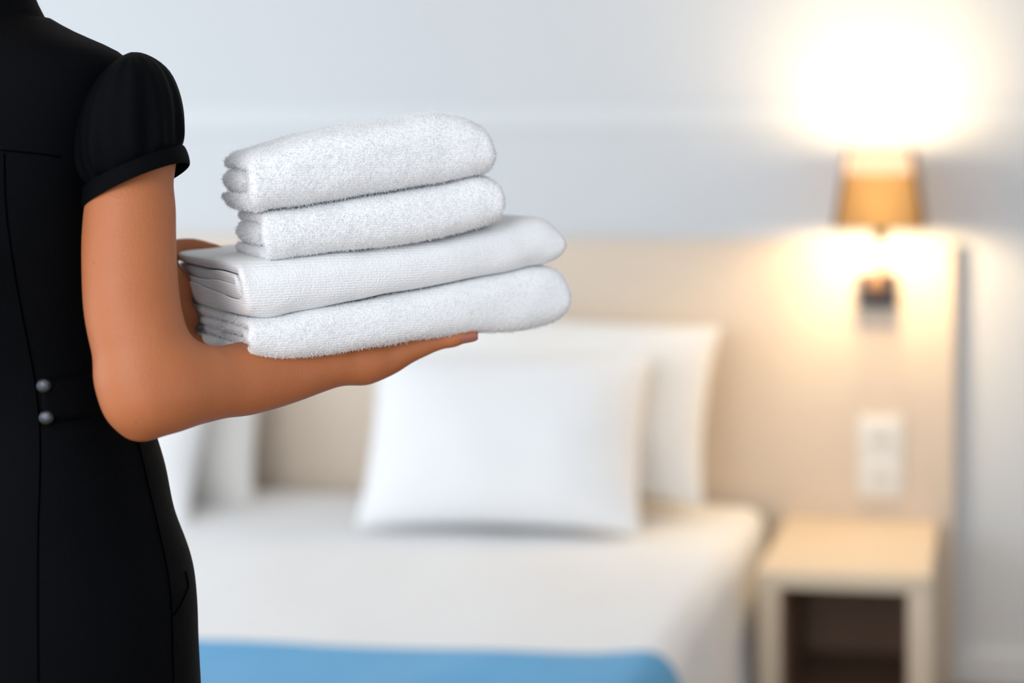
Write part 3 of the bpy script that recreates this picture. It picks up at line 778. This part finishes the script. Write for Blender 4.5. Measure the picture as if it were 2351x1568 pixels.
# --- nail of the thumb
def thumbnail():
    tipc = Q(1084, 769, .042); base = Q(1060, 773, .043)
    ax = tipc - base; ax /= np.linalg.norm(ax)
    out = -V * .93 - Z * .25; out -= ax * np.dot(out, ax); out /= np.linalg.norm(out)
    sd = np.cross(ax, out)
    c0 = (base + tipc) / 2
    verts, faces = [], []; nu, nv = 12, 10
    for i in range(nu + 1):
        t = i / nu; l = -.0072 + .0172 * t
        wid = .0050 * (1 - max(0, (t - .72) / .28) ** 2 * .55) * (1 - max(0, (.14 - t) / .14) ** 2 * .35)
        rad = .0077 - .0005 * t
        for j in range(nv + 1):
            a = (j / nv * 2 - 1) * wid / rad
            verts.append(c0 + ax * l + out * (rad * math.cos(a) + .0003 - .0012 * max(0, t - .6)) + sd * (rad * math.sin(a)))
    for i in range(nu):
        for j in range(nv): faces.append((i * (nv + 1) + j, i * (nv + 1) + j + 1, (i + 1) * (nv + 1) + j + 1, (i + 1) * (nv + 1) + j))
    o = obj('thumbnail', verts, faces, M['nail'], person)
    s = o.modifiers.new('thickness', 'SOLIDIFY'); s.thickness = .0007; s.offset = 0
    o['label'] = 'rose brown polished thumbnail'
thumbnail()

# --- dress
rings = []
for z in zs_t:
    rg = []
    for p in PHI:
        q = dress_pt(z, p); rg.append(dress_pt(z, p, dress_wrinkle(q, z)))
    rings.append(rg)
v, f = loft(rings, cap=False)
dress = obj('dress', v, f, M['black'], person)
s = dress.modifiers.new('thickness', 'SOLIDIFY'); s.thickness = .0025; s.offset = -1
dress['label'] = 'black fitted uniform dress'

PH_NEAR = np.linspace(-math.pi, 0, 400)            # the half of each ring that faces us (her back) and its right side
def on_dress(px, py, off=.001):
    """point of the dress surface seen at a photo position"""
    z = Q(px, py, .05)[2]
    for it in range(4):
        best = min(((abs(project(dress_pt(z, ph, off))[0] - px), ph) for ph in np.linspace(-math.pi * .95, .25, 160)), key=lambda t: t[0])
        best = min(((abs(project(dress_pt(z, ph, off))[0] - px), ph) for ph in np.linspace(best[1] - .025, best[1] + .025, 60)), key=lambda t: t[0])
        p = dress_pt(z, best[1], off); z += (project(p)[1] - py) / FPX * 1.6
    q = dress_pt(z, best[1], off)
    return dress_pt(z, best[1], off + dress_wrinkle(q, z))
def seam(pts, n=26):
    P = spline([list(p) + [0] for p in pts], n)[:, :2]
    W3 = [on_dress(a, b, .0002) for a, b in P]
    tube('seam', W3, .0007, M['black_seam'], dress, seg=6, n=n)
seam([(10, 352), (14, 480), (30, 600), (55, 740), (76, 850), (90, 960), (92, 1080), (88, 1200), (87, 1400), (88, 1566)])
seam([(316, 1010), (340, 1100), (365, 1190), (384, 1300), (394, 1420), (400, 1566)])
seam([(2, 345), (60, 350), (140, 360)], 10)
seam([(443, 1312), (432, 1345), (415, 1385), (398, 1412)], 10)

# belt across the small of the back, fastened with two domed buttons
bt, bb = [(92, 872), (150, 868), (200, 860), (240, 852), (300, 842)], [(98, 968), (150, 962), (200, 954), (250, 945), (305, 935)]
nB = 18
tp = spline([list(p) + [0] for p in bt], nB)[:, :2]; bo = spline([list(p) + [0] for p in bb], nB)[:, :2]
verts, faces = [], []
NR = 6
for i in range(nB):
    for k in range(NR + 1):
        t = k / NR; p = tp[i] * (1 - t) + bo[i] * t
        verts.append(on_dress(p[0], p[1], .0030 - .0012 * (abs(t - .5) > .45)))
for i in range(nB - 1):
    for k in range(NR): faces.append((i * (NR + 1) + k, i * (NR + 1) + k + 1, (i + 1) * (NR + 1) + k + 1, (i + 1) * (NR + 1) + k))
belt = obj('back_belt', verts, faces, M['black'], dress)
s = belt.modifiers.new('thickness', 'SOLIDIFY'); s.thickness = .0022; s.offset = -1
for (px, py) in ((100, 885), (106, 958)):
    c = on_dress(px, py, .004); ax = -BF * .8 + BR * .15 + (CAM - c) * .25; ax = ax / np.linalg.norm(ax)
    a = np.cross(ax, Z); a /= np.linalg.norm(a); b = np.cross(ax, a); rg = []
    for h, r in ((-.003, .0062), (.0005, .0068), (.0018, .0064), (.0030, .0053), (.0040, .0034), (.0044, .0012)):
        rg.append([c + ax * h + r * (math.cos(q) * a + math.sin(q) * b) for q in np.linspace(0, 2 * math.pi, 28, endpoint=False)])
    v, f = loft(rg); o = obj('button', v, f, M['steel'], dress); o['label'] = 'domed steel button'

# puffed sleeve with gathers, and its cuff
def sleeve_ring(cx, cy, w, ax_, ay_, dw, dy, amp, n=120, nf=17, ph0=0.0, bag=0.0):
    out = []
    c = Q(cx, cy, w)
    A = Q(cx + ax_, cy + ay_, w) - c
    B = V * dw - Z * (dy / 2500.0)
    for k in range(n):
        p = 2 * math.pi * k / n
        ridge = math.cos(nf * p + ph0 + 1.9 * math.sin(2 * p)) * .55 + math.cos((nf - 8) * p + 2.1 + (cy - 380) * .006) * .75
        m = 1 + amp * ridge
        q = c + (A * math.cos(p) + B * math.sin(p)) * m
        out.append(q)
    return out
puff = [(310, 380, .003, 108, -44, .0440, 14, .004), (309, 372, .003, 112, -44, .0460, 14, .040), (304, 352, .004, 119, -41, .0485, 12, .056), (300, 325, .006, 122, -36, .0510, 10, .048),
        (299, 290, .008, 122, -30, .0525, 8, .036), (299, 250, .010, 116, -25, .0525, 6, .028), (300, 210, .013, 103, -20, .0500, 4, .030), (302, 178, .016, 86, -15, .0470, 2, .038), (303, 152, .019, 64, -10, .0420, 0, .034),
        (304, 134, .021, 40, -6, .033, 0, .030), (304, 123, .022, 20, -3, .018, 0, .02), (304, 120, .022, 4, 0, .004, 0, 0)]
v, f = loft([sleeve_ring(*p) for p in puff], cap=False)
sl = obj('sleeve', v, f, M['black'], dress, subsurf=1); sl['label'] = 'gathered puff sleeve'
cuff = [(308, 381, .003, 110, -45, .0445, 14, 0), (308, 379, .003, 114, -46, .0462, 14, 0), (310, 392, .003, 119, -48, .0475, 16, 0), (312, 412, .002, 123, -51, .0485, 20, 0), (313, 428, .001, 124, -52, .0490, 24, 0),
        (313, 431, .001, 122, -51, .0480, 24, 0), (312, 428, .001, 120, -50, .0468, 24, 0), (310, 395, .003, 112, -46, .0440, 16, 0)]
v, f = loft([sleeve_ring(*p) for p in cuff], cap=False)
o = obj('cuff', v, f, M['black'], dress, subsurf=1); o['label'] = 'turned black sleeve cuff'
# second sleeve on the far arm
lc = lsh * .7 + lel * .3; ax = lel - lsh; ax /= np.linalg.norm(ax); a = np.cross(ax, BF); a /= np.linalg.norm(a); b = np.cross(ax, a)
rg = []
for t, r in ((-.035, .004), (-.033, .022), (-.022, .040), (.0, .051), (.04, .055), (.075, .053), (.095, .047), (.10, .045), (.118, .047)):
    rg.append([lsh + ax * t + r * (1 + .03 * math.cos(15 * q)) * (math.cos(q) * a + math.sin(q) * b) for q in np.linspace(0, 2 * math.pi, 90, endpoint=False)])
v, f = loft(rg, cap=False); o = obj('sleeve', v, f, M['black'], dress, subsurf=1)

# collar standing round the neck, and the hair
rg = []
for dz, a, b, fw in ((-.010, .064, .060, .0), (-.004, .0605, .057, .0), (.006, .0545, .053, .0), (.020, .0465, .048, .0), (.034, .041, .045, .002), (.037, .039, .043, .002), (.034, .037, .041, .002), (.0, .050, .049, .0)):
    c = neck_c + BF * fw + Z * (zneck + dz); rg.append(list(ring_at(c, a, b, 2.0)))
v, f = loft(rg, cap=False); o = obj('collar', v, f, M['black'], dress, subsurf=1); o['label'] = 'black stand collar'
hv = []
rg = []
for k, (dz, r, bk) in enumerate(((-.135, .030, -.050), (-.12, .052, -.050), (-.08, .080, -.040), (-.03, .100, -.028), (.03, .106, -.016), (.08, .100, -.008), (.115, .078, -.004), (.138, .045, -.002), (.146, .008, 0))):
    c = head_c + BF * bk + Z * dz; rg.append(list(ring_at(c, r * .93, r * 1.0, 2.0)))
v, f = loft(rg); o = obj('hair', v, f, M['hair'], person, subsurf=1); o['label'] = 'dark pinned-up hair'
for s in (-1, 1):
    hp = np.array([*row(.92)[:2], .92]) + BR * s * .085; an = np.array([hp[0], hp[1], 0.0]) - BF * .015
    rg = []
    for t, w, h0, h1 in ((-.065, .012, 0, .06), (-.058, .030, 0, .075), (-.02, .038, 0, .075), (.05, .042, 0, .068), (.12, .045, 0, .05), (.165, .036, 0, .036), (.185, .012, 0, .020)):
        c = an + BF * t; rg.append([c + BR * (w * math.cos(q)) + Z * ((h0 + h1) / 2 + (h1 - h0) / 2 * math.sin(q)) for q in np.linspace(0, 2 * math.pi, 24, endpoint=False)])
    v, f = loft(rg); obj('shoe', v, f, M['leather'], person, subsurf=1)
